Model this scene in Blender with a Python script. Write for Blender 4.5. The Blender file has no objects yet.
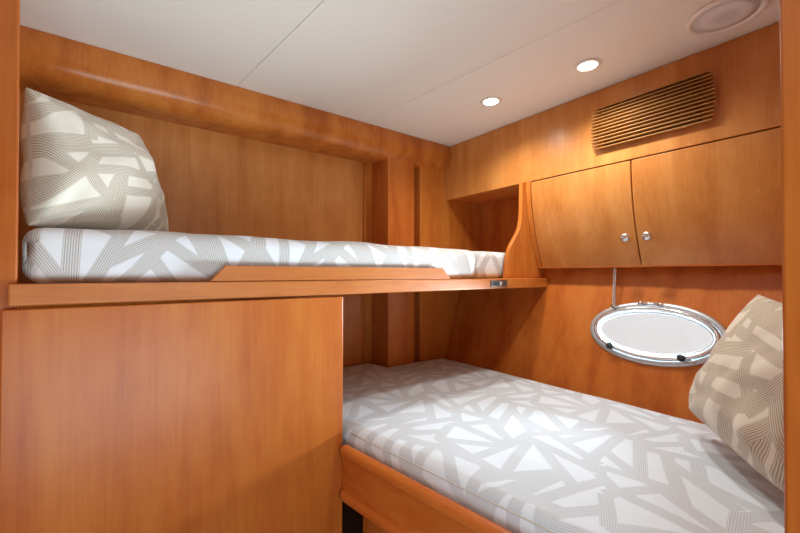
import bpy, bmesh, math, random
from mathutils import Vector, Matrix, noise
random.seed(7)
Z0 = 1.15                      # camera (eye) height above the cabin floor; z below is given relative to it
C = bpy.context.scene.collection
PI = math.pi

# ------------------------------------------------------------------ helpers
def obj(name, bm, m, parent=None, smooth=False, bevel=0.0, segs=2):
    bmesh.ops.recalc_face_normals(bm, faces=bm.faces)
    me = bpy.data.meshes.new(name)
    bm.to_mesh(me); bm.free()
    o = bpy.data.objects.new(name, me); C.objects.link(o)
    me.materials.append(m)
    if smooth:
        for p in me.polygons: p.use_smooth = True
    if bevel:
        b = o.modifiers.new('bevel', 'BEVEL'); b.width = bevel; b.segments = segs
        b.limit_method = 'ANGLE'; b.angle_limit = math.radians(35)
        for p in me.polygons: p.use_smooth = True
        try:
            b.harden_normals = True
        except Exception: pass
    if parent is not None:
        o.parent = parent
        o.matrix_parent_inverse = Matrix.Translation(-Vector(parent.location)) if parent.type == 'EMPTY' else Matrix.Identity(4)
    return o

def tag(o, label, cat, group=None):
    o['label'] = label; o['category'] = cat
    if group: o['group'] = group
    return o

def thing(name, label, cat, loc, group=None):
    o = bpy.data.objects.new(name, None); C.objects.link(o)
    o.empty_display_size = .05
    o.location = (loc[0], loc[1], loc[2] + Z0)
    return tag(o, label, cat, group)

def struct(name, bm, m, parent=None, **k):
    o = obj(name, bm, m, parent, **k)
    if parent is None: o['kind'] = 'structure'
    return o

def box(bm, x0, x1, y0, y1, z0, z1):
    vs = [bm.verts.new((x, y, z + Z0)) for z in (z0, z1) for y in (y0, y1) for x in (x0, x1)]
    for f in ((0,1,3,2),(4,6,7,5),(0,4,5,1),(2,3,7,6),(0,2,6,4),(1,5,7,3)):
        bm.faces.new([vs[i] for i in f])
    return bm

def bx(*a): return box(bmesh.new(), *a)

def prism(bm, pts, fn):
    """pts: 2D outline; fn(p, 0|1) gives the 3D point of the two caps (relative z)."""
    a = []; b = []
    for p in pts:
        q = fn(p, 0); a.append(bm.verts.new((q[0], q[1], q[2] + Z0)))
        q = fn(p, 1); b.append(bm.verts.new((q[0], q[1], q[2] + Z0)))
    n = len(pts)
    bm.faces.new(a); bm.faces.new(b[::-1])
    for i in range(n):
        j = (i + 1) % n
        bm.faces.new((a[i], b[i], b[j], a[j]))
    return bm
def prism_z(pts, z0, z1): return prism(bmesh.new(), pts, lambda p, k: (p[0], p[1], (z0, z1)[k]))
def prism_y(pts, y0, y1): return prism(bmesh.new(), pts, lambda p, k: (p[0], (y0, y1)[k], p[1]))   # pts (x,z)
def prism_x(pts, x0, x1): return prism(bmesh.new(), pts, lambda p, k: ((x0, x1)[k], p[0], p[1]))   # pts (y,z)

def tube(bm, pts, r, n=10, closed=False):
    pts = [Vector((p[0], p[1], p[2] + Z0)) for p in pts]
    rings = []; N = len(pts)
    up = None
    for i, p in enumerate(pts):
        if closed: t = pts[(i+1) % N] - pts[i-1]
        else: t = pts[min(i+1, N-1)] - pts[max(i-1, 0)]
        t.normalize()
        if up is None:
            up = Vector((0,0,1)) if abs(t.z) < .9 else Vector((1,0,0))
        a = t.cross(up); a.normalize(); b = a.cross(t); b.normalize(); up = b
        rr = r[i] if isinstance(r, (list, tuple)) else r
        rings.append([bm.verts.new(p + a*math.cos(2*PI*k/n)*rr + b*math.sin(2*PI*k/n)*rr) for k in range(n)])
    for i in range(N if closed else N-1):
        A = rings[i]; B = rings[(i+1) % N]
        for k in range(n):
            bm.faces.new((A[k], A[(k+1) % n], B[(k+1) % n], B[k]))
    if not closed:
        bm.faces.new(rings[0]); bm.faces.new(rings[-1][::-1])
    return bm

def lathe(bm, o, axis, prof, n=30):
    """prof: (radius, distance along axis) points; closed at radius 0"""
    o = Vector((o[0], o[1], o[2] + Z0)); axis = Vector(axis).normalized()
    a = axis.orthogonal().normalized(); b = axis.cross(a)
    rings = []
    for r, h in prof:
        if r < 1e-6: rings.append([bm.verts.new(o + axis*h)])
        else: rings.append([bm.verts.new(o + axis*h + (a*math.cos(2*PI*k/n) + b*math.sin(2*PI*k/n))*r) for k in range(n)])
    for A, B in zip(rings, rings[1:]):
        for k in range(n):
            j = (k+1) % n
            if len(A) == 1 and len(B) == 1: break
            if len(A) == 1: bm.faces.new((A[0], B[k], B[j]))
            elif len(B) == 1: bm.faces.new((A[k], A[j], B[0]))
            else: bm.faces.new((A[k], A[j], B[j], B[k]))
    return bm

# ------------------------------------------------------------------ materials
def new_mat(name):
    m = bpy.data.materials.new(name); m.use_nodes = True
    nt = m.node_tree
    return m, nt, nt.nodes['Principled BSDF']

def srgb(r, g, b):
    f = lambda c: (c/255/12.92) if c/255 <= .04045 else ((c/255+.055)/1.055)**2.4
    return (f(r), f(g), f(b), 1)

def plain(name, col, rough=.5, metal=0.0, spec=.5, coat=0.0):
    m, nt, b = new_mat(name)
    b.inputs['Base Color'].default_value = col
    b.inputs['Roughness'].default_value = rough
    b.inputs['Metallic'].default_value = metal
    b.inputs['Specular IOR Level'].default_value = spec
    b.inputs['Coat Weight'].default_value = coat
    # faint surface irregularity so nothing is a perfectly flat value
    n = nt.nodes.new('ShaderNodeTexNoise'); n.inputs['Scale'].default_value = 35
    tc = nt.nodes.new('ShaderNodeTexCoord'); nt.links.new(tc.outputs['Object'], n.inputs['Vector'])
    bp = nt.nodes.new('ShaderNodeBump'); bp.inputs['Strength'].default_value = .03; bp.inputs['Distance'].default_value = .002
    nt.links.new(n.outputs['Fac'], bp.inputs['Height']); nt.links.new(bp.outputs['Normal'], b.inputs['Normal'])
    return m

def wood(name, axis, light, mid, dark, rough=.34, scale=1.0, seed=0.0, coat=.06):
    """satin varnished cherry veneer, grain along the axis"""
    m, nt, b = new_mat(name)
    N, L = nt.nodes.new, nt.links.new
    tc = N('ShaderNodeTexCoord')
    def stretched(s, along, off):
        mp = N('ShaderNodeMapping')
        sc = [s*scale]*3; sc['xyz'.index(axis)] = along*scale
        mp.inputs['Scale'].default_value = sc
        mp.inputs['Location'].default_value = (off+seed, off*.7+seed*1.3, off*.4)
        L(tc.outputs['Object'], mp.inputs['Vector'])
        return mp
    big = N('ShaderNodeTexNoise'); big.inputs['Scale'].default_value = 1; big.inputs['Detail'].default_value = 3
    big.inputs['Distortion'].default_value = .6
    L(stretched(9, 1.1, 3).outputs[0], big.inputs['Vector'])
    fine = N('ShaderNodeTexNoise'); fine.inputs['Scale'].default_value = 1; fine.inputs['Detail'].default_value = 5
    fine.inputs['Roughness'].default_value = .65
    L(stretched(140, 5, 11).outputs[0], fine.inputs['Vector'])
    fig = N('ShaderNodeTexNoise'); fig.inputs['Scale'].default_value = 1; fig.inputs['Detail'].default_value = 2
    L(stretched(22, 14, 23).outputs[0], fig.inputs['Vector'])
    a = N('ShaderNodeMath'); a.operation = 'MULTIPLY'; a.inputs[1].default_value = .58; L(big.outputs['Fac'], a.inputs[0])
    c = N('ShaderNodeMath'); c.operation = 'MULTIPLY_ADD'; c.inputs[1].default_value = .27; L(fine.outputs['Fac'], c.inputs[0]); L(a.outputs[0], c.inputs[2])
    d = N('ShaderNodeMath'); d.operation = 'MULTIPLY_ADD'; d.inputs[1].default_value = .15; L(fig.outputs['Fac'], d.inputs[0]); L(c.outputs[0], d.inputs[2])
    r = N('ShaderNodeValToRGB')
    e = r.color_ramp.elements
    e[0].position = .36; e[0].color = dark; e[1].position = .66; e[1].color = light
    k = e.new(.5); k.color = mid
    L(d.outputs[0], r.inputs['Fac']); L(r.outputs['Color'], b.inputs['Base Color'])
    b.inputs['Roughness'].default_value = rough
    b.inputs['Specular IOR Level'].default_value = .36
    b.inputs['Coat Weight'].default_value = coat; b.inputs['Coat Roughness'].default_value = .18
    bp = N('ShaderNodeBump'); bp.inputs['Strength'].default_value = .06; bp.inputs['Distance'].default_value = .001
    L(fine.outputs['Fac'], bp.inputs['Height']); L(bp.outputs['Normal'], b.inputs['Normal'])
    return m

CH = dict(light=srgb(212,138,64), mid=srgb(200,119,48), dark=srgb(182,98,36))
CL = dict(light=srgb(221,157,90), mid=srgb(208,138,71), dark=srgb(190,117,55))
W_v   = wood('cherry_vertical', 'z', **CH)
W_v2  = wood('cherry_vertical_red', 'z', light=srgb(206,126,56), mid=srgb(194,108,44), dark=srgb(174,88,32), seed=4)
W_door= wood('cherry_doors', 'z', seed=9, **CL)
W_pan = wood('cherry_panels', 'z', light=srgb(192,113,45), mid=srgb(181,97,34), dark=srgb(163,80,26), seed=12)
W_x   = wood('cherry_along_x', 'x', **CH)
W_lip = wood('cherry_edging', 'x', srgb(200,128,70), mid=srgb(187,112,57), dark=srgb(168,94,43), seed=5)
W_y   = wood('cherry_along_y', 'y', light=srgb(214,128,58), mid=srgb(200,108,44), dark=srgb(178,88,32), seed=2)
W_fig = wood('cherry_cornice', 'z', scale=.9, seed=6, rough=.22, light=srgb(212,134,60), mid=srgb(196,114,48), dark=srgb(166,88,34))
M_dark = plain('dark_gap', srgb(48,26,14), .8)
M_ceil = plain('ceiling_vinyl', srgb(247,246,240), .55)
M_white = plain('white_plastic', srgb(250,250,248), .35)
M_latch = plain('dark_latch_steel', srgb(120,118,118), .35, .8)
M_chrome = plain('polished_chrome', srgb(228,232,236), .16, .9)
M_steel = plain('brushed_steel', srgb(200,208,214), .38, .6)
M_black = plain('black_knob', srgb(40,48,54), .35)
M_lamp_ring = plain('lamp_ring', srgb(240,238,232), .3)
M_carpet = plain('carpet_floor', srgb(150,132,110), .95)
M_outer = plain('hull_outer_tube', srgb(70,96,104), .6)

def emis(name, col, s):
    m, nt, b = new_mat(name)
    b.inputs['Emission Color'].default_value = col; b.inputs['Emission Strength'].default_value = s
    b.inputs['Base Color'].default_value = col
    return m
M_bulb = emis('warm_bulb', (1, .86, .66, 1), 14)

def glass_mat():
    m = bpy.data.materials.new('window_glass'); m.use_nodes = True
    nt = m.node_tree; nt.nodes.clear()
    o = nt.nodes.new('ShaderNodeOutputMaterial'); mx = nt.nodes.new('ShaderNodeMixShader')
    t = nt.nodes.new('ShaderNodeBsdfTransparent'); t.inputs[0].default_value = (.98, .985, .985, 1)
    g = nt.nodes.new('ShaderNodeBsdfGlossy'); g.inputs['Roughness'].default_value = .03
    f = nt.nodes.new('ShaderNodeFresnel'); f.inputs['IOR'].default_value = 1.45
    nt.links.new(f.outputs[0], mx.inputs[0]); nt.links.new(t.outputs[0], mx.inputs[1]); nt.links.new(g.outputs[0], mx.inputs[2])
    nt.links.new(mx.outputs[0], o.inputs[0])
    return m
M_glass = glass_mat()

def grille_mat():
    m, nt, b = new_mat('perforated_grille')
    N, L = nt.nodes.new, nt.links.new
    tc = N('ShaderNodeTexCoord'); v = N('ShaderNodeTexVoronoi'); v.inputs['Scale'].default_value = 260; v.inputs['Randomness'].default_value = 0
    L(tc.outputs['Object'], v.inputs['Vector'])
    r = N('ShaderNodeValToRGB'); e = r.color_ramp.elements
    e[0].position = .25; e[0].color = srgb(150,152,156); e[1].position = .45; e[1].color = srgb(240,242,244)
    L(v.outputs['Distance'], r.inputs['Fac']); L(r.outputs['Color'], b.inputs['Base Color'])
    b.inputs['Roughness'].default_value = .5
    return m
M_grille = grille_mat()

# ---- fabric printed with ribbons of fine parallel lines; each ribbon runs until it meets another
TILE = .50; RW = .0165
def make_segments(seed, n=32):
    rnd = random.Random(seed)
    segs = []
    for i in range(n):
        a = rnd.choice((8, 24, 52, 68, 84, 104, 122, 148, 168)) + rnd.uniform(-6, 6)
        for _ in range(60):
            c = (rnd.uniform(0, TILE), rnd.uniform(0, TILE))
            if all(math.hypot((c[0]-q[0]+TILE/2) % TILE - TILE/2, (c[1]-q[1]+TILE/2) % TILE - TILE/2) > .068 for q in segs): break
        segs.append([c[0], c[1], math.cos(math.radians(a)), math.sin(math.radians(a)), .0, .0])
    step = .004; alive = {(i, e) for i in range(n) for e in (0, 1)}; over = set()
    while alive:
        for i, e in sorted(alive):
            S = segs[i]; sg = -1 if e == 0 else 1
            L_ = S[4+e] + step; S[4+e] = L_
            if S[4] + S[5] > TILE*.9: alive.discard((i, e)); continue
            px, py = S[0] + sg*S[2]*L_, S[1] + sg*S[3]*L_
            for j in range(n):
                if j == i: continue
                Q = segs[j]
                dx_ = (px - Q[0] + TILE/2) % TILE - TILE/2; dy_ = (py - Q[1] + TILE/2) % TILE - TILE/2
                al = dx_*Q[2] + dy_*Q[3]; ac = -dx_*Q[3] + dy_*Q[2]
                if abs(ac) < step*.6 and -Q[4] - RW <= al <= Q[5] + RW and abs(S[2]*Q[3]-S[3]*Q[2]) > .2:
                    if rnd.random() < .85:
                        alive.discard((i, e)); over.add((i, j)); break
    # draw order: a ribbon goes beneath the one that stops it
    order = []; left = set(range(n))
    while left:
        best = min(left, key=lambda i: sum(1 for a_, b_ in over if b_ == i and a_ in left))
        order.append(best); left.discard(best)
    out = []
    for i in order:
        cx, cy, ux, uy, l0, l1 = segs[i]
        m_ = (l1 - l0)/2
        out.append((cx + ux*m_, cy + uy*m_, ux, uy, (l0 + l1)/2))
    return out
def ribbon_group():
    """one ribbon of a repeating tile: mask and hairlines composited over the incoming values"""
    g = bpy.data.node_groups.new('ribbon', 'ShaderNodeTree')
    I = g.interface
    for s_ in ('Vector', 'Centre', 'Along', 'Across'): I.new_socket(s_, in_out='INPUT', socket_type='NodeSocketVector')
    for s_ in ('Half', 'Mask', 'Line'): I.new_socket(s_, in_out='INPUT', socket_type='NodeSocketFloat')
    for s_ in ('Mask', 'Line'): I.new_socket(s_, in_out='OUTPUT', socket_type='NodeSocketFloat')
    N, L = g.nodes.new, g.links.new
    gi = N('NodeGroupInput'); go = N('NodeGroupOutput')
    def VM(op, a, b=None, c=None):
        n = N('ShaderNodeVectorMath'); n.operation = op
        for i, v in enumerate((a, b, c)):
            if v is None: continue
            if isinstance(v, tuple): n.inputs[i].default_value = v
            else: L(v, n.inputs[i])
        return n.outputs['Value'] if op == 'DOT_PRODUCT' else n.outputs[0]
    def M(op, a, b=None, c=None):
        n = N('ShaderNodeMath'); n.operation = op
        for i, v in enumerate((a, b, c)):
            if v is None: continue
            if isinstance(v, (int, float)): n.inputs[i].default_value = v
            else: L(v, n.inputs[i])
        return n.outputs[0]
    d = VM('WRAP', VM('SUBTRACT', gi.outputs['Vector'], gi.outputs['Centre']), (TILE/2,)*3, (-TILE/2,)*3)
    al = VM('DOT_PRODUCT', d, gi.outputs['Along']); ac = VM('DOT_PRODUCT', d, gi.outputs['Across'])
    m_ = M('MULTIPLY', M('LESS_THAN', M('ABSOLUTE', al), gi.outputs['Half']), M('LESS_THAN', M('ABSOLUTE', ac), RW))
    ln = M('LESS_THAN', M('ABSOLUTE', M('SUBTRACT', M('FRACT', M('MULTIPLY_ADD', ac, 3.5/RW, 20.0)), .5)), .2)
    L(M('MAXIMUM', gi.outputs['Mask'], m_), go.inputs['Mask'])
    # new line value where this ribbon covers, the old one elsewhere
    L(M('MULTIPLY_ADD', M('SUBTRACT', ln, gi.outputs['Line']), m_, gi.outputs['Line']), go.inputs['Line'])
    return g
RG = ribbon_group()

def fabric(name, white, band, line, seed=0):
    m, nt, b = new_mat(name)
    N, L = nt.nodes.new, nt.links.new
    uv = N('ShaderNodeUVMap'); uv.uv_map = 'UVMap'
    mask = ln = None
    for cx, cy, ux, uy, h in make_segments(seed):
        g = N('ShaderNodeGroup'); g.node_tree = RG
        L(uv.outputs[0], g.inputs['Vector'])
        g.inputs['Centre'].default_value = (cx, cy, 0); g.inputs['Along'].default_value = (ux, uy, 0); g.inputs['Across'].default_value = (-uy, ux, 0)
        g.inputs['Half'].default_value = h
        if mask: L(mask, g.inputs['Mask']); L(ln, g.inputs['Line'])
        mask, ln = g.outputs['Mask'], g.outputs['Line']
    inner = N('ShaderNodeMix'); inner.data_type = 'RGBA'
    inner.inputs['A'].default_value = band; inner.inputs['B'].default_value = line
    L(ln, inner.inputs['Factor'])
    mx = N('ShaderNodeMix'); mx.data_type = 'RGBA'; mx.inputs['A'].default_value = white
    L(mask, mx.inputs['Factor']); L(inner.outputs['Result'], mx.inputs['B'])
    L(mx.outputs['Result'], b.inputs['Base Color'])
    b.inputs['Roughness'].default_value = .75; b.inputs['Sheen Weight'].default_value = .1
    b.inputs['Specular IOR Level'].default_value = .3
    n1 = N('ShaderNodeTexNoise'); n1.inputs['Scale'].default_value = 14; n1.inputs['Detail'].default_value = 3
    L(uv.outputs[0], n1.inputs['Vector'])
    bp = N('ShaderNodeBump'); bp.inputs['Strength'].default_value = .25; bp.inputs['Distance'].default_value = .006
    L(n1.outputs['Fac'], bp.inputs['Height']); L(bp.outputs['Normal'], b.inputs['Normal'])
    return m
F_low = fabric('ribbon_fabric_lower', srgb(226,238,250), srgb(213,223,233), srgb(190,199,209), seed=11)
F_up  = fabric('ribbon_fabric_upper', srgb(226,230,236), srgb(210,210,211), srgb(170,166,163), seed=12)
F_pil = fabric('ribbon_fabric_pillow', srgb(228,222,209), srgb(215,207,192), srgb(166,153,134), seed=13)

# ------------------------------------------------------------------ the setting
def hull(z): return 1.673 + .311*(z + .52) if z < .0301 else 2.0
TH = math.atan(.311)
# ceiling: three vinyl panels with hairline joints, on a backing
bm = bmesh.new()
ylo, yhi = -1.0, 1.93
def sx(a, y): return a + (1.70 - y)*.105
def cpanel(l0, l1, h0, h1):
    prism(bm, [(l0, ylo), (h0, ylo), (h1, yhi), (l1, yhi)], lambda p, k: (p[0], p[1], (.8, .812)[k]))
g = .0012
A0, A1 = sx(.412, ylo), sx(.412, yhi)
B0, B1 = sx(1.05, ylo), sx(1.05, yhi)
cpanel(-1.0, -1.0, A0-g, A1-g); cpanel(A0+g, A1+g, B0-g, B1-g); cpanel(B0+g, B1+g, 2.1, 2.1)
box(bm, -1.0, 2.1, ylo, yhi, .813, .84)
struct('ceiling', bm, M_ceil)
struct('floor', bx(-1.0, 1.5, -1.0, 1.95, -1.19, -1.15), M_carpet)
struct('wall_back', bx(-.30, 2.12, 1.90, 1.94, -1.15, .8), W_door)
struct('back_wall_shade', bx(-.268, 1.164, 1.892, 1.8995, -1.148, -.07), W_v2)  # added thin sheet; darker red stands in for shade and pink reflection below the berth
struct('wall_left', bx(-.30, -.27, 1.15, 1.90, -1.15, .8), W_v)
# walls behind and beside the camera, with the open doorway between them
struct('wall_entry', bx(-1.0, 0.10, -1.0, -.96, -1.15, .8), W_v)
struct('wall_side', bx(-1.0, -.96, -.96, 1.12, -1.15, .8), W_v)
# partition at the foot of the lower berth and the door post in front of it
WF = [(.728,-1.15),(hull(-1.15)-.002,-1.15),(hull(.012)-.002,.0115),(1.843,.031),(1.999,.031),(1.999,.799),(.728,.799)]
struct('wall_front', prism_y(WF, -.06, -.022), W_v)
struct('trim_7', bx(.7275, .775, -.021, .098, -1.15, .799), W_pan, bevel=.005, segs=3)
# left post of the berth recess
struct('trim_1', bx(-.96, -.166, 1.135, 1.15, -1.15, .8), W_pan, bevel=.003)
# cornice, rounded
prof = [(1.90,.8),(1.696,.8),(1.688,.775),(1.684,.745),(1.686,.715),(1.694,.69),(1.708,.667),(1.728,.651),(1.755,.645),(1.90,.655)]
o = struct('trim_2', prism_x(prof, -.27, 1.672), W_fig, bevel=.004)
# corner post and the panel beside it
struct('trim_3', bx(1.216, 1.403, 1.72, 1.90, -1.15, .66), W_v2, bevel=.003)
bm = bx(1.403, 1.4595, 1.785, 1.90, -1.15, .66)
struct('trim_4', bm, W_v2)
struct('trim_5', prism_y([(1.4595,-1.15),(hull(-1.15)-.001,-1.15),(hull(.012)-.001,.0115),(1.843,.031),(1.999,.031),(1.999,.66),(1.4595,.66)], 1.733, 1.90), W_v, bevel=.003)
# narrow cover strip on the back wall next to the post
struct('trim_6', bx(1.165, 1.216, 1.885, 1.90, -1.15, .655), W_v, bevel=.002)

# hull side (wall_right) with the oval porthole opening
OC = Vector((hull(-.243), .617, -.243))
U = Vector((0, -1, 0)); V = Vector((math.sin(TH), 0, math.cos(TH))); NN = Vector((-math.cos(TH), 0, math.sin(TH)))
PA, PB = .226, .108
def hp(u, v, n=0.0):
    p = OC + U*u + V*v + NN*n
    return Vector((p.x, p.y, p.z + Z0))
def hull_mesh():
    bm = bmesh.new()
    u0, u1 = OC.y - 1.94, OC.y + 1.0
    v0 = (-1.15 - OC.z)/math.cos(TH); v1 = (.03 - OC.z)/math.cos(TH)
    angs = [2*PI*k/72 for k in range(72)] + [math.atan2(v, u) % (2*PI) for u in (u0, u1) for v in (v0, v1)]
    angs = sorted(set(round(a, 6) for a in angs))
    layers = []
    for n in (0, -.028):
        inner, outer = [], []
        for a in angs:
            c, s = math.cos(a), math.sin(a)
            r = 1/math.sqrt((c/PA)**2 + (s/PB)**2)
            inner.append(bm.verts.new(hp(c*r, s*r, n)))
            R = min((u1 if c > 0 else u0)/c if abs(c) > 1e-9 else 9e9, (v1 if s > 0 else v0)/s if abs(s) > 1e-9 else 9e9)
            outer.append(bm.verts.new(hp(c*R, s*R, n)))
        layers.append((inner, outer))
    K = len(angs)
    for k in range(K):
        j = (k+1) % K
        for inner, outer in layers:
            bm.faces.new((inner[k], inner[j], outer[j], outer[k]))
        for w in (0, 1):
            A, B = layers[0][w], layers[1][w]
            bm.faces.new((A[k], A[j], B[j], B[k]))
    return bm
struct('wall_right', hull_mesh(), W_v2)
bm = bx(1.8445, 2.0, -1.0, 1.94, .012, .03); box(bm, 2.0, 2.03, -1.0, 1.94, .012, .8)
struct('wall_right', bm, W_v2)

# porthole
def ering(bm, a, b, prof, n=96):
    """sweep a closed (outward, height) profile round an ellipse"""
    rings = []
    for k in range(n):
        t = 2*PI*k/n; c, s = math.cos(t), math.sin(t)
        nx, ny = c/a, s/b; q = math.hypot(nx, ny); nx /= q; ny /= q
        rings.append([bm.verts.new(hp(a*c + nx*r, b*s + ny*r, h)) for r, h in prof])
    m = len(prof)
    for k in range(n):
        A, B = rings[k], rings[(k+1) % n]
        for i in range(m):
            j = (i+1) % m
            bm.faces.new((A[i], A[j], B[j], B[k % 1 + i]))
    return bm
def circ(r0, h0, r, n=10): return [(r0 + r*math.cos(2*PI*i/n), h0 + r*math.sin(2*PI*i/n)) for i in range(n)]
win = thing('window_1', 'oval chrome-framed porthole set in the wood below the overhead cabinet', 'window', OC)
del win['label']; del win['category']; win['kind'] = 'structure'
obj('window_frame', ering(bmesh.new(), PA, PB, [(-.004,-.03),(.0,-.002),(.0,.006),(.004,.010),(.018,.009),(.022,.004),(.022,.0005),(.002,.0005),(-.001,-.03)]), M_steel, win, smooth=True)
sash = obj('window_sash', ering(bmesh.new(), PA-.012, PB-.012, circ(.004, .017, .0085)), M_chrome, win, smooth=True)
obj('inner_ring', ering(bmesh.new(), PA-.022, PB-.022, circ(0, .008, .0045)), M_steel, win, smooth=True)
obj('reveal', ering(bmesh.new(), PA-.006, PB-.006, [(0,-.034),(.003,-.034),(.003,.004),(0,.004)]), M_outer, win, smooth=True)
bm = bmesh.new()
vs = []
for n_ in (.006, .0):
    vs.append([bm.verts.new(hp((PA-.016)*math.cos(2*PI*k/64), (PB-.016)*math.sin(2*PI*k/64), n_)) for k in range(64)])
bm.faces.new(vs[0]); bm.faces.new(vs[1][::-1])
for k in range(64): bm.faces.new((vs[0][k], vs[0][(k+1)%64], vs[1][(k+1)%64], vs[1][k]))
obj('window_pane', bm, M_glass, win)
def rel(u, v, n):
    p = hp(u, v, n); return (p.x, p.y, p.z - Z0)
# hinge at the top
bm = bmesh.new()
yy = lambda u: PB*math.sqrt(max(0, 1-(u/PA)**2)) + .012
tube(bm, [rel(-.055, yy(-.03), .014), rel(.03, yy(-.03), .014)], .007)
for u in (-.055, .018):
    tube(bm, [rel(u, yy(-.03), .014), rel(u+.016, yy(-.03), .014)], .0105)
obj('hinge', bm, M_chrome, win, smooth=True)
# two clamp screws with dark knobs
for u in (-.140, .118):
    v = -PB*math.sqrt(1-(u/PA)**2) + .006
    bm = bmesh.new()
    tube(bm, [rel(u, v+.018, .018), rel(u, v-.004, .022)], .006)
    tube(bm, [rel(u+.012, v-.004, .014), rel(u+.04, v-.004-.002, .014)], .0055)
    lathe(bm, rel(u, v, .008), NN, [(0,0),(.009,0),(.009,.016),(0,.016)], 16)
    ck = obj('clamp', bm, M_chrome, win, smooth=True)
    bm = bmesh.new()
    lathe(bm, rel(u, v, .022), NN, [(0,0),(.009,.001),(.0135,.006),(.0145,.012),(.0125,.018),(.007,.022),(0,.023)], 20)
    kb = obj('knob', bm, M_black, ck, smooth=True); kb['label'] = 'dark grey knob'

# ------------------------------------------------------------------ upper berth
YF = 1.12
t = thing('upper_berth', 'upper berth platform with raised wooden lip above the smooth side panel', 'bunk', (.6, 1.5, -.07))
slab = [(-.268, YF+.022), (1.474, YF+.022), (1.474, 1.718), (1.214, 1.718), (1.163, 1.883), (1.163, 1.898), (-.268, 1.898), (-.268, 1.152), (-.15, 1.152), (-.15, YF+.022)]
slab = slab[7:] + slab[:7]; slab = [(-.268,1.152),(-.155,1.152),(-.155,YF+.0225),(1.474,YF+.0225),(1.474,1.718),(1.214,1.718),(1.214,1.883),(1.163,1.883),(1.163,1.898),(-.268,1.898)]
obj('platform', prism_z(slab, -.066, -.024), W_x, t)
obj('front_board', bx(-.177, 1.472, YF-.006, YF+.022, -.068, -.021), W_lip, t, bevel=.005, segs=3)
lip = [(.205,-.0205),(1.113,-.0205),(1.068,.0235),(.245,.0235)]
obj('lip_board', prism_y(lip, YF+.002, YF+.02), W_lip, t, bevel=.003)
lt = obj('latch', bx(1.352, 1.4715, YF-.009, YF-.0065, -.059, -.029), M_latch, t, bevel=.001); lt['label'] = 'steel latch plate'
bm = bmesh.new(); lathe(bm, (1.425, YF-.009, -.044), (0,-1,0), [(0,0),(.010,0),(.010,.003),(0,.0045)], 16)
obj('latch_button', bm, M_chrome, lt, smooth=True)
obj('latch_slot', bx(1.368, 1.408, YF-.0095, YF-.0091, -.052, -.036), M_black, lt)
for xx in (1.359, 1.463):
    bm = bmesh.new(); lathe(bm, (xx, YF-.009, -.044), (0,-1,0), [(0,0),(.004,0),(.004,.0015),(0,.002)], 12)
    obj('screw', bm, M_black, lt, smooth=True)

# fixed shelf end carrying the niche
bm = prism_z([(1.476, YF-.004), (1.80, YF-.004), (1.80, 1.731), (1.462, 1.731), (1.462, 1.72), (1.476, 1.72)], -.068, -.021)
for v in bm.verts:
    if v.co.x > 1.7: v.co.x = hull(v.co.z - Z0) - .002
tag(obj('shelf', bm, W_x, bevel=.003), 'fixed wooden corner shelf at the far end of the upper berth', 'shelf')

# panel under the upper berth
pan = [(-.190, -1.15), (.605, -1.15), (.608, -.0745), (-.187, -.0745)]
tag(obj('side_panel', prism_y(pan, YF-.004, YF+.014), W_pan, bevel=.004, segs=3), 'large smooth orange-brown wood panel below the upper berth', 'panel')

# ------------------------------------------------------------------ overhead cabinet
def dx(z):
    q = .464 - z
    return 1.674 + .0088*q + .529*q*q
YC = -.019
cab = thing('overhead_cabinet', 'wall-hung cherry cabinet with two curved doors above the porthole', 'cabinet', (1.8, .66, .03))
obj('fascia', bx(1.674, 1.694, YC, 1.7315, .468, .798), W_door, cab, bevel=.0015)
def curved(y0, y1, z0, z1, th=.018, off=0.0, n=18):
    zs = [z0 + (z1-z0)*i/n for i in range(n+1)]
    return prism_y([(dx(z)+off, z) for z in zs] + [(dx(z)+off+th, z) for z in reversed(zs)], y0, y1)
for y0, y1, ky, kl in ((.660, 1.120, .694, 'left'), (.200, .656, .613, 'right')):
    d = obj('door', curved(y0, y1, .034, .463), W_door, cab, bevel=.0025)
    kz = .159
    bm = bmesh.new()
    nrm = Vector((-1, 0, -.33)).normalized()
    lathe(bm, (dx(kz), ky, kz), nrm, [(0,-.001),(.007,-.001),(.0065,.008),(.009,.011),(.0175,.015),(.0195,.020),(.0185,.026),(.013,.031),(0,.033)], 28)
    k = obj('knob', bm, M_chrome, d, smooth=True); k['label'] = 'round chrome knob'
obj('end_stile', curved(YC, .197, .034, .463), W_door, cab, bevel=.002)
obj('stile', curved(1.1235, 1.1495, .034, .4675, th=.03, off=-.001), W_v, cab, bevel=.003)
# body: top, floor, back (dark interior behind the door gaps)
def to_hull(bm, thr, inset=.002):
    for v in bm.verts:
        if v.co.x > thr: v.co.x = hull(v.co.z - Z0) - inset
    return bm
bm = bx(1.775, 1.998, YC, 1.149, .0305, .046)
obj('bottom_panel', bm, W_y, cab)
bm = to_hull(bx(1.694, 1.998, YC, 1.7315, .470, .486), 1.9)
obj('top_panel', bm, W_y, cab)
zs = [.05 + .41*i/12 for i in range(13)]
bm = prism_y([(dx(z)+.024, z) for z in zs] + [(max(dx(z)+.03, hull(z)-.004), z) for z in reversed(zs)], YC+.002, 1.12)
obj('body', bm, M_dark, cab)
# scalloped side panel with S-curved front
fin = [(1.646,.467),(1.645,.40),(1.643,.33),(1.638,.28),(1.628,.24),(1.612,.21),(1.586,.178),(1.560,.15),(1.540,.12),(1.527,.08),(1.520,.04),(1.516,0),(1.513,-.0195)]
bm = prism_y(fin + [(hull(-.0195)-.002, -.0195), (hull(.011)-.002, .011), (1.843, .031), (1.998, .031), (1.998, .467)], 1.1500, 1.172)
obj('side_panel', bm, W_v, cab, bevel=.003)

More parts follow.
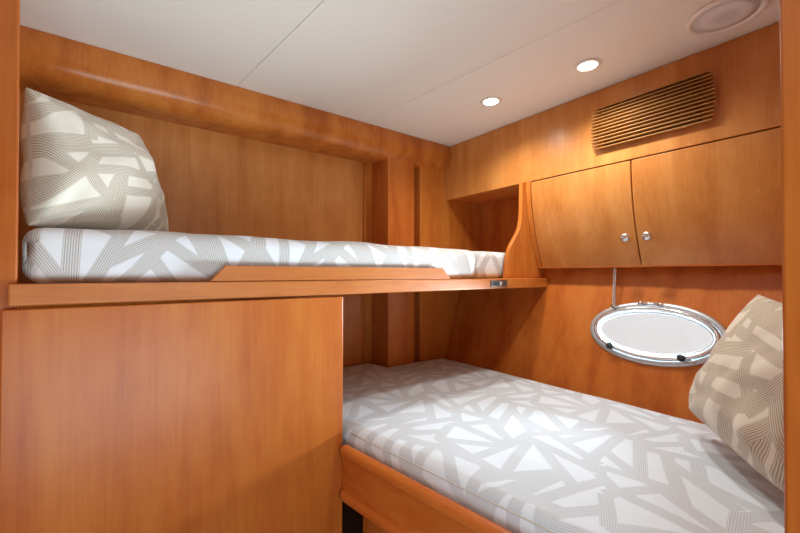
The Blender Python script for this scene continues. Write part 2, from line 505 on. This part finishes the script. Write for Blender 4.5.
# louvred vent
vy0, vy1, vz0, vz1 = .392, .792, .532, .717
vent = thing('air_vent', 'louvred wooden air vent with bowed ends on the cabinet fascia', 'vent', (1.674, .60, .53))
ns = 13
obj('backing', bx(1.6705, 1.6735, vy0+.03, vy1-.03, vz0+.006, vz1-.004), M_dark, vent)
W_slat = wood('cherry_slats', 'y', light=srgb(206,160,100), mid=srgb(190,142,82), dark=srgb(168,118,62), seed=8, rough=.5, coat=0)
for i in range(ns):
    a = (i + .5)/ns*2 - 1
    ext = .016*(1 - a*a)
    z = vz0 + (vz1-vz0)*(i + .5)/ns
    bulge = .010*(1 - a*a)
    x0 = 1.674 - .020 - bulge
    # sloping blade, ends cut back toward the wall
    bm = bmesh.new()
    pr = [(x0, z-.0018), (x0, z+.0018), (1.672, z+.0018), (1.672, z-.0018)]
    yl, yr = vy1 + ext, vy0 - ext
    v0 = []; v1 = []
    for (x, zz) in pr:
        back = .012 if x > 1.67 else 0
        v0.append(bm.verts.new((x, yr + back, zz + Z0))); v1.append(bm.verts.new((x, yl - back, zz + Z0)))
    bm.faces.new(v0); bm.faces.new(v1[::-1])
    for k in range(4): bm.faces.new((v0[k], v1[k], v1[(k+1)%4], v0[(k+1)%4]))
    obj('slat', bm, W_slat, vent, bevel=.001)

# chain from the cabinet to the porthole
ct = Vector((1.80, .775, .029)); cb = Vector(rel(-.150, .092, .022))
bm = bmesh.new()
nl = 22
for i in range(nl):
    p = ct.lerp(cb, (i + .5)/nl); L_ = (cb - ct).length/nl*.72
    d = (cb - ct).normalized()
    s = Vector((0,1,0)) if i % 2 else d.cross(Vector((0,1,0))).normalized()
    tube(bm, [p + d*math.cos(2*PI*k/10)*L_ + s*math.sin(2*PI*k/10)*.006 for k in range(10)], .0026, 6, closed=True)
ch = tag(obj('chain', bm, M_chrome, smooth=True), 'thin metal chain hanging from the cabinet down to the porthole', 'chain')
bm = bmesh.new()
tube(bm, [cb + Vector((0,.012,.012)), cb, cb + Vector((-.004,-.010,-.008)), cb + Vector((-.002,-.018,-.016))], .003, 8)
q = obj('hook', bm, M_black, ch, smooth=True)

# ------------------------------------------------------------------ lower berth
DX, DY = .132, -.991
P0 = Vector((.5925, 1.113)); 
def fr(y, off=0.0):            # x of the lower berth's front face at depth y
    return P0.x + (P0.y - y)*.1332 + off
t = thing('lower_berth', 'lower berth base with rounded wooden rails along its slanting front', 'bunk', (1.2, .7, -1.15))
def strip(y0, y1, o0, o1, z0, z1):
    return prism_z([(fr(y0, o0), y0), (fr(y0, o1), y0), (fr(y1, o1), y1), (fr(y1, o0), y1)], z0, z1)
obj('front_board', strip(-.018, 1.113, .008, .028, -.72, -.575), W_y, t, bevel=.002)
for nm, zc in (('top_rail', -.578), ('lower_rail', -.722)):
    obj(nm, strip(-.018, 1.113, -.006, .030, zc-.019, zc+.019), W_y, t, bevel=.0165, segs=6)
obj('recessed_panel', strip(-.018, 1.113, .09, .108, -1.15, -.742), W_v2, t)
pl = [(fr(-.018,.03), -.018), (1.60, -.018), (1.60, 1.716), (1.213, 1.716), (1.213, 1.882), (fr(1.882,.03), 1.882)]
obj('platform', prism_z(pl, -.71, -.652), W_y, t)

# ------------------------------------------------------------------ mattresses
def cushion(name, outline, ztop, zbot, R, mat, label, cat, nu=60, nv=60, crown=0.0, rough=.002, seed=0, uvo=(0,0), Rb=None, parent=None):
    """outline(s,t)->(x,y) with s,t in 0..1; edges rolled with radius R"""
    Rb = Rb or R
    def samples(n, length):
        e = min(.4, R/length)
        k = 6
        a = [e*(1-math.cos(PI/2*i/k)) for i in range(k)]
        mid = [e + (1-2*e)*i/n for i in range(n+1)]
        return a + mid + [1-x for x in reversed(a)]
    W = (Vector(outline(1,.5)) - Vector(outline(0,.5))).length; H = (Vector(outline(.5,1)) - Vector(outline(.5,0))).length
    S = samples(nu, W); T = samples(nv, H)
    bm = bmesh.new(); uvl = bm.loops.layers.uv.new('UVMap')
    top = {}; bot = {}; UVt = {}; UVb = {}; DD = {}
    def prof(dd, r):
        if dd >= r: return 0.0
        return r - math.sqrt(max(0, r*r - (r-dd)**2))
    for i, s in enumerate(S):
        for j, t_ in enumerate(T):
            x, y = outline(s, t_)
            ds = min(s, 1-s)*W; dt = min(t_, 1-t_)*H
            # combine the two edge rolls
            q = math.hypot(max(0, 1-ds/R), max(0, 1-dt/R))
            dd = R*(1-min(1, q))
            qb = math.hypot(max(0, 1-ds/Rb), max(0, 1-dt/Rb)); db = Rb*(1-min(1, qb))
            # pull the corners in so that they are round
            if q > 1:
                f = (1 - 1/q)
                cs = R*(max(0, 1-ds/R))*f; ctt = R*(max(0, 1-dt/R))*f
                s2 = s + (cs/W if s < .5 else -cs/W); t2 = t_ + (ctt/H if t_ < .5 else -ctt/H)
                x, y = outline(s2, t2)
            cr = crown*(1-(2*s-1)**4)*(1-(2*t_-1)**4)
            nz = noise.noise(Vector((x*5+seed, y*5, seed)))*rough*1.6 + noise.noise(Vector((x*14+seed, y*14, seed+5)))*rough*.5
            fade = min(1, min(ds, dt)/.05)
            zt = ztop + cr + nz*fade - prof(dd, R); zb = zbot + prof(db, Rb)
            if dd <= 0 and zt < zb: zt = zb = (zt+zb)/2
            top[i,j] = bm.verts.new((x, y, zt + Z0)); bot[i,j] = bm.verts.new((x, y, zb + Z0))
            sgx = -1 if s < .5 else 1; sgy = -1 if t_ < .5 else 1
            def arc_top(d_):
                sn = 1 - min(1, d_/R); return R*(math.asin(sn) - sn)
            def arc_bot(d_):
                sn = 1 - min(1, d_/Rb)
                return d_ + .571*R + max(0, ztop - R - zbot - Rb) + Rb*(PI/2 - math.asin(sn)) + max(0, d_ - Rb)
            UVt[i,j] = ((x + sgx*arc_top(ds) + uvo[0], y + uvo[1]), (x + uvo[0], y + sgy*arc_top(dt) + uvo[1]))
            UVb[i,j] = ((x + sgx*arc_bot(ds) + uvo[0], y + uvo[1]), (x + uvo[0], y + sgy*arc_bot(dt) + uvo[1]))
            DD[i,j] = ds - dt + .6*R
    nS, nT = len(S), len(T)
    def w_(keys): return 0 if sum(DD[q] for q in keys) < 0 else 1
    def face(vs, us):
        if len({tuple(round(c, 5) for c in v.co) for v in vs}) < 3: return
        try: f = bm.faces.new(vs)
        except ValueError: return
        for l, u in zip(f.loops, us): l[uvl].uv = u
    for i in range(nS-1):
        for j in range(nT-1):
            k = [(i,j),(i+1,j),(i+1,j+1),(i,j+1)]
            face([top[a] for a in k], [UVt[a][w_(k)] for a in k])
            face([bot[a] for a in reversed(k)], [UVb[a][w_(k)] for a in reversed(k)])
    per = [(i,0) for i in range(nS)] + [(nS-1,j) for j in range(1,nT)] + [(i,nT-1) for i in range(nS-2,-1,-1)] + [(0,j) for j in range(nT-2,0,-1)]
    for a, b in zip(per, per[1:] + per[:1]):
        face([top[a], bot[a], bot[b], top[b]], [UVt[a][w_((a,b))], UVb[a][w_((a,b))], UVb[b][w_((a,b))], UVt[b][w_((a,b))]])
    bmesh.ops.remove_doubles(bm, verts=bm.verts, dist=1e-5)
    o = obj(name, bm, mat, parent, smooth=True)
    return tag(o, label, cat)

def rect(x0, x1, y0, y1): return lambda s, t: (x0 + (x1-x0)*s, y0 + (y1-y0)*t)
up = cushion('mattress', rect(-.166, 1.318, 1.1525, 1.712), .108, -.0235, .038, F_up, 'long upper mattress with grey ribbon pattern lying behind the wooden lip', 'mattress',
        nu=90, nv=30, crown=.012, rough=.004, seed=3)
cushion('cushion', rect(1.326, 1.79, 1.185, 1.725), .106, -.0205, .028, F_up, 'small filler cushion in the corner niche beyond the upper mattress', 'cushion',
        nu=30, nv=30, crown=.006, rough=.004, seed=9, uvo=(.13,.4))

def low_outline(s, t):
    ss = max(0, min(1, (s - .575)/.02)); ss = ss*ss*(3-2*ss)
    yb = 1.872*(1-ss) + 1.712*ss
    y = -.014 + (yb + .014)*t
    x0 = fr(y, .0335)
    if y > 1.05:
        pass
    return (x0 + (1.628 - x0)*s, y)
lowm = cushion('mattress', low_outline, -.512, -.65, .034, F_low, 'wide lower mattress with white and grey ribbon pattern filling the lower berth', 'mattress',
        nu=110, nv=90, crown=.012, rough=.003, seed=5, Rb=.012)
# piping along the front top edge of the lower mattress
bm = bmesh.new()
tube(bm, [(fr(y, .0375), y, -.530) for y in [.03 + 1.07*i/20 for i in range(21)]], .0022, 8)
q = obj('piping', bm, plain('piping_cloth', srgb(205,203,200), .8), lowm, smooth=True)

# ------------------------------------------------------------------ pillows
def pillow(name, A, B, Cc, D, T, mat, label, seed=0, n=44, sag=0.0, puff=None):
    """A top-left, B top-right, C bottom-right, D bottom-left corners; T half thickness"""
    A, B, Cc, D = (Vector(p) for p in (A, B, Cc, D))
    nrm = ((B - D).cross(A - Cc)).normalized()
    bm = bmesh.new(); uvl = bm.loops.layers.uv.new('UVMap')
    F = {}; K = {}
    def pt(a, b, side):
        # pinch the sides in between the corners
        k = .055
        a2 = a*(1 - k*(1-b*b)*abs(a)**2); b2 = b*(1 - (k if b > 0 else .008)*(1-a*a)*abs(b)**2)
        s, t = (a2+1)/2, (b2+1)/2
        p = (D*(1-s) + Cc*s)*(1-t) + (A*(1-s) + B*s)*t
        h = ((1-a*a)**.42)*((1-b*b)**.42) if abs(a) < 1 and abs(b) < 1 else 0
        h *= 1 - sag*b*.35
        w = noise.noise(Vector((a*1.9+seed, b*1.9, side*3+seed)))*.22 + noise.noise(Vector((a*4.5, b*4.5+seed, side*5)))*.08
        # creases fanning from the corners
        for ca, cb_ in ((-1,1),(1,1),(1,-1),(-1,-1)):
            r = math.hypot(a-ca, b-cb_); an = math.atan2(b-cb_, a-ca)
            w += .08*math.sin(an*9 + seed)*math.exp(-((r-.5)/.35)**2)
        return p + nrm*(T*h*(1+w))*side
    for i in range(n+1):
        for j in range(n+1):
            a = math.sin((i/n*2-1)*PI/2*.98)/math.sin(PI/2*.98); b = math.sin((j/n*2-1)*PI/2*.98)/math.sin(PI/2*.98)
            edge = i in (0, n) or j in (0, n)
            p = pt(a, b, 1); F[i,j] = (bm.verts.new((p.x, p.y, p.z + Z0)), (a*.215, b*.215))
            if edge: K[i,j] = F[i,j]
            else:
                p = pt(a, b, -1); K[i,j] = (bm.verts.new((p.x, p.y, p.z + Z0)), (a*.215+2, b*.215))
    for i in range(n):
        for j in range(n):
            k = [(i,j),(i+1,j),(i+1,j+1),(i,j+1)]
            for S_, rev in ((F, False), (K, True)):
                kk = k[::-1] if rev else k
                f = bm.faces.new([S_[q][0] for q in kk])
                for l, q in zip(f.loops, kk): l[uvl].uv = S_[q][1]
    o = obj(name, bm, mat, None, smooth=True)
    return tag(o, label, 'pillow', None)

pillow('pillow', (-.178, 1.30, .462), (.064, 1.63, .497), (.150, 1.575, .128), (-.160, 1.225, .113), .095, F_pil,
       'beige ribbon-patterned pillow propped at the left end of the upper mattress', seed=2.0, sag=.6)
pillow('pillow', (1.47, .245, -.058), (1.13, .02, -.085), (1.08, .12, -.455), (1.45, .395, -.43), .088, F_pil,
       'beige ribbon-patterned pillow on the lower mattress beside the porthole', seed=5.0, sag=.8)

# ------------------------------------------------------------------ ceiling fittings
def downlight(x, y, label, group=None):
    t = thing('downlight', label, 'ceiling light', (x, y, .8), group)
    bm = bmesh.new()
    lathe(bm, (x, y, .7995), (0,0,-1), [(.033,-.0),(.048,0),(.0495,.003),(.046,.006),(.036,.006),(.033,.003),(.033,0)], 36)
    obj('trim_ring', bm, M_lamp_ring, t, smooth=True)
    bm = bmesh.new()
    lathe(bm, (x, y, .7995), (0,0,-1), [(0,0),(.0325,0),(.0325,.003),(.022,.0045),(0,.005)], 28)
    obj('bulb', bm, M_bulb, t, smooth=True)
    l = bpy.data.lights.new('lamp', 'SPOT'); l.energy = 13.0; l.color = (1, .97, .88); l.spot_size = math.radians(150); l.spot_blend = .9; l.shadow_soft_size = .03
    lo = bpy.data.objects.new('lamp', l); C.objects.link(lo); lo.parent = t; lo.location = (0, 0, -.02)
    return l
la = downlight(1.385, 1.135, 'recessed round downlight farther from the speaker, nearest the back corner', 'recessed ceiling downlights')
lb = downlight(1.440, .715, 'recessed round downlight between the speaker and the other downlight', 'recessed ceiling downlights')
t = thing('ceiling_speaker', 'round white ceiling speaker with perforated grille near the right post', 'speaker', (1.492, .318, .8))
bm = bmesh.new(); lathe(bm, (1.492, .318, .7995), (0,0,-1), [(.080,0),(.098,0),(.100,.003),(.097,.008),(.088,.011),(.081,.008),(.080,0)], 56)
obj('rim', bm, M_white, t, smooth=True)
bm = bmesh.new(); lathe(bm, (1.492, .318, .7995), (0,0,-1), [(0,0),(.0795,0),(.0795,.006),(.06,.0085),(.03,.010),(0,.0105)], 48)
obj('grille', bm, M_grille, t, smooth=True)

# ------------------------------------------------------------------ light
w = bpy.data.worlds.new('world'); bpy.context.scene.world = w; w.use_nodes = True
bg = w.node_tree.nodes['Background']; bg.inputs[0].default_value = (1.0, .965, .97, 1); bg.inputs[1].default_value = .58
# added fill spots over the gangway, unseen, raising the overall brightness
def area(name, loc, target, sx_, sy_, e, col, shape='RECTANGLE'):
    l = bpy.data.lights.new(name, 'AREA'); l.shape = shape; l.size = sx_; l.size_y = sy_; l.energy = e; l.color = col
    o = bpy.data.objects.new(name, l); C.objects.link(o)
    o.location = (loc[0], loc[1], loc[2] + Z0)
    d = Vector((target[0]-loc[0], target[1]-loc[1], target[2]-loc[2])); o.rotation_euler = d.to_track_quat('-Z', 'Y').to_euler()
    return o
for (x, y) in ((.25, .35), (.15, -.45)):
    l = bpy.data.lights.new('gangway_fill', 'SPOT'); l.energy = 4; l.color = (.80, .95, 1.0); l.spot_size = math.radians(165); l.spot_blend = 1; l.shadow_soft_size = .05
    o = bpy.data.objects.new('gangway_fill', l); C.objects.link(o); o.location = (x, y, .77 + Z0)
# added fill behind the camera, tilted up to brighten the ceiling
area('ceiling_fill', (.05, -.75, -.62), (.55, .35, .8), 1.2, .9, 14, (.70, .93, 1.0))
# daylight through the porthole
p = OC - NN*.16
o = area('porthole_daylight', p, (.40, 1.12, -.15), .50, .30, 15, (.76, .91, 1.0), 'ELLIPSE')
o.data.spread = math.radians(84)

# ------------------------------------------------------------------ camera
cam = bpy.data.cameras.new('camera'); co = bpy.data.objects.new('camera', cam); C.objects.link(co)
cam.sensor_width = 36; cam.lens = 378/800*36; cam.clip_start = .01
co.location = (0, 0, Z0)
pitch = .0093
cam.shift_y = 4.0/800
f = Vector((.603*math.cos(pitch), .798*math.cos(pitch), math.sin(pitch)))
co.rotation_euler = f.to_track_quat('-Z', 'Y').to_euler()
sc = bpy.context.scene
sc.camera = co
sc.view_settings.view_transform = 'Standard'; sc.view_settings.look = 'None'
sc.view_settings.exposure = 0.53; sc.view_settings.gamma = 1; sc.view_settings.use_curve_mapping = False
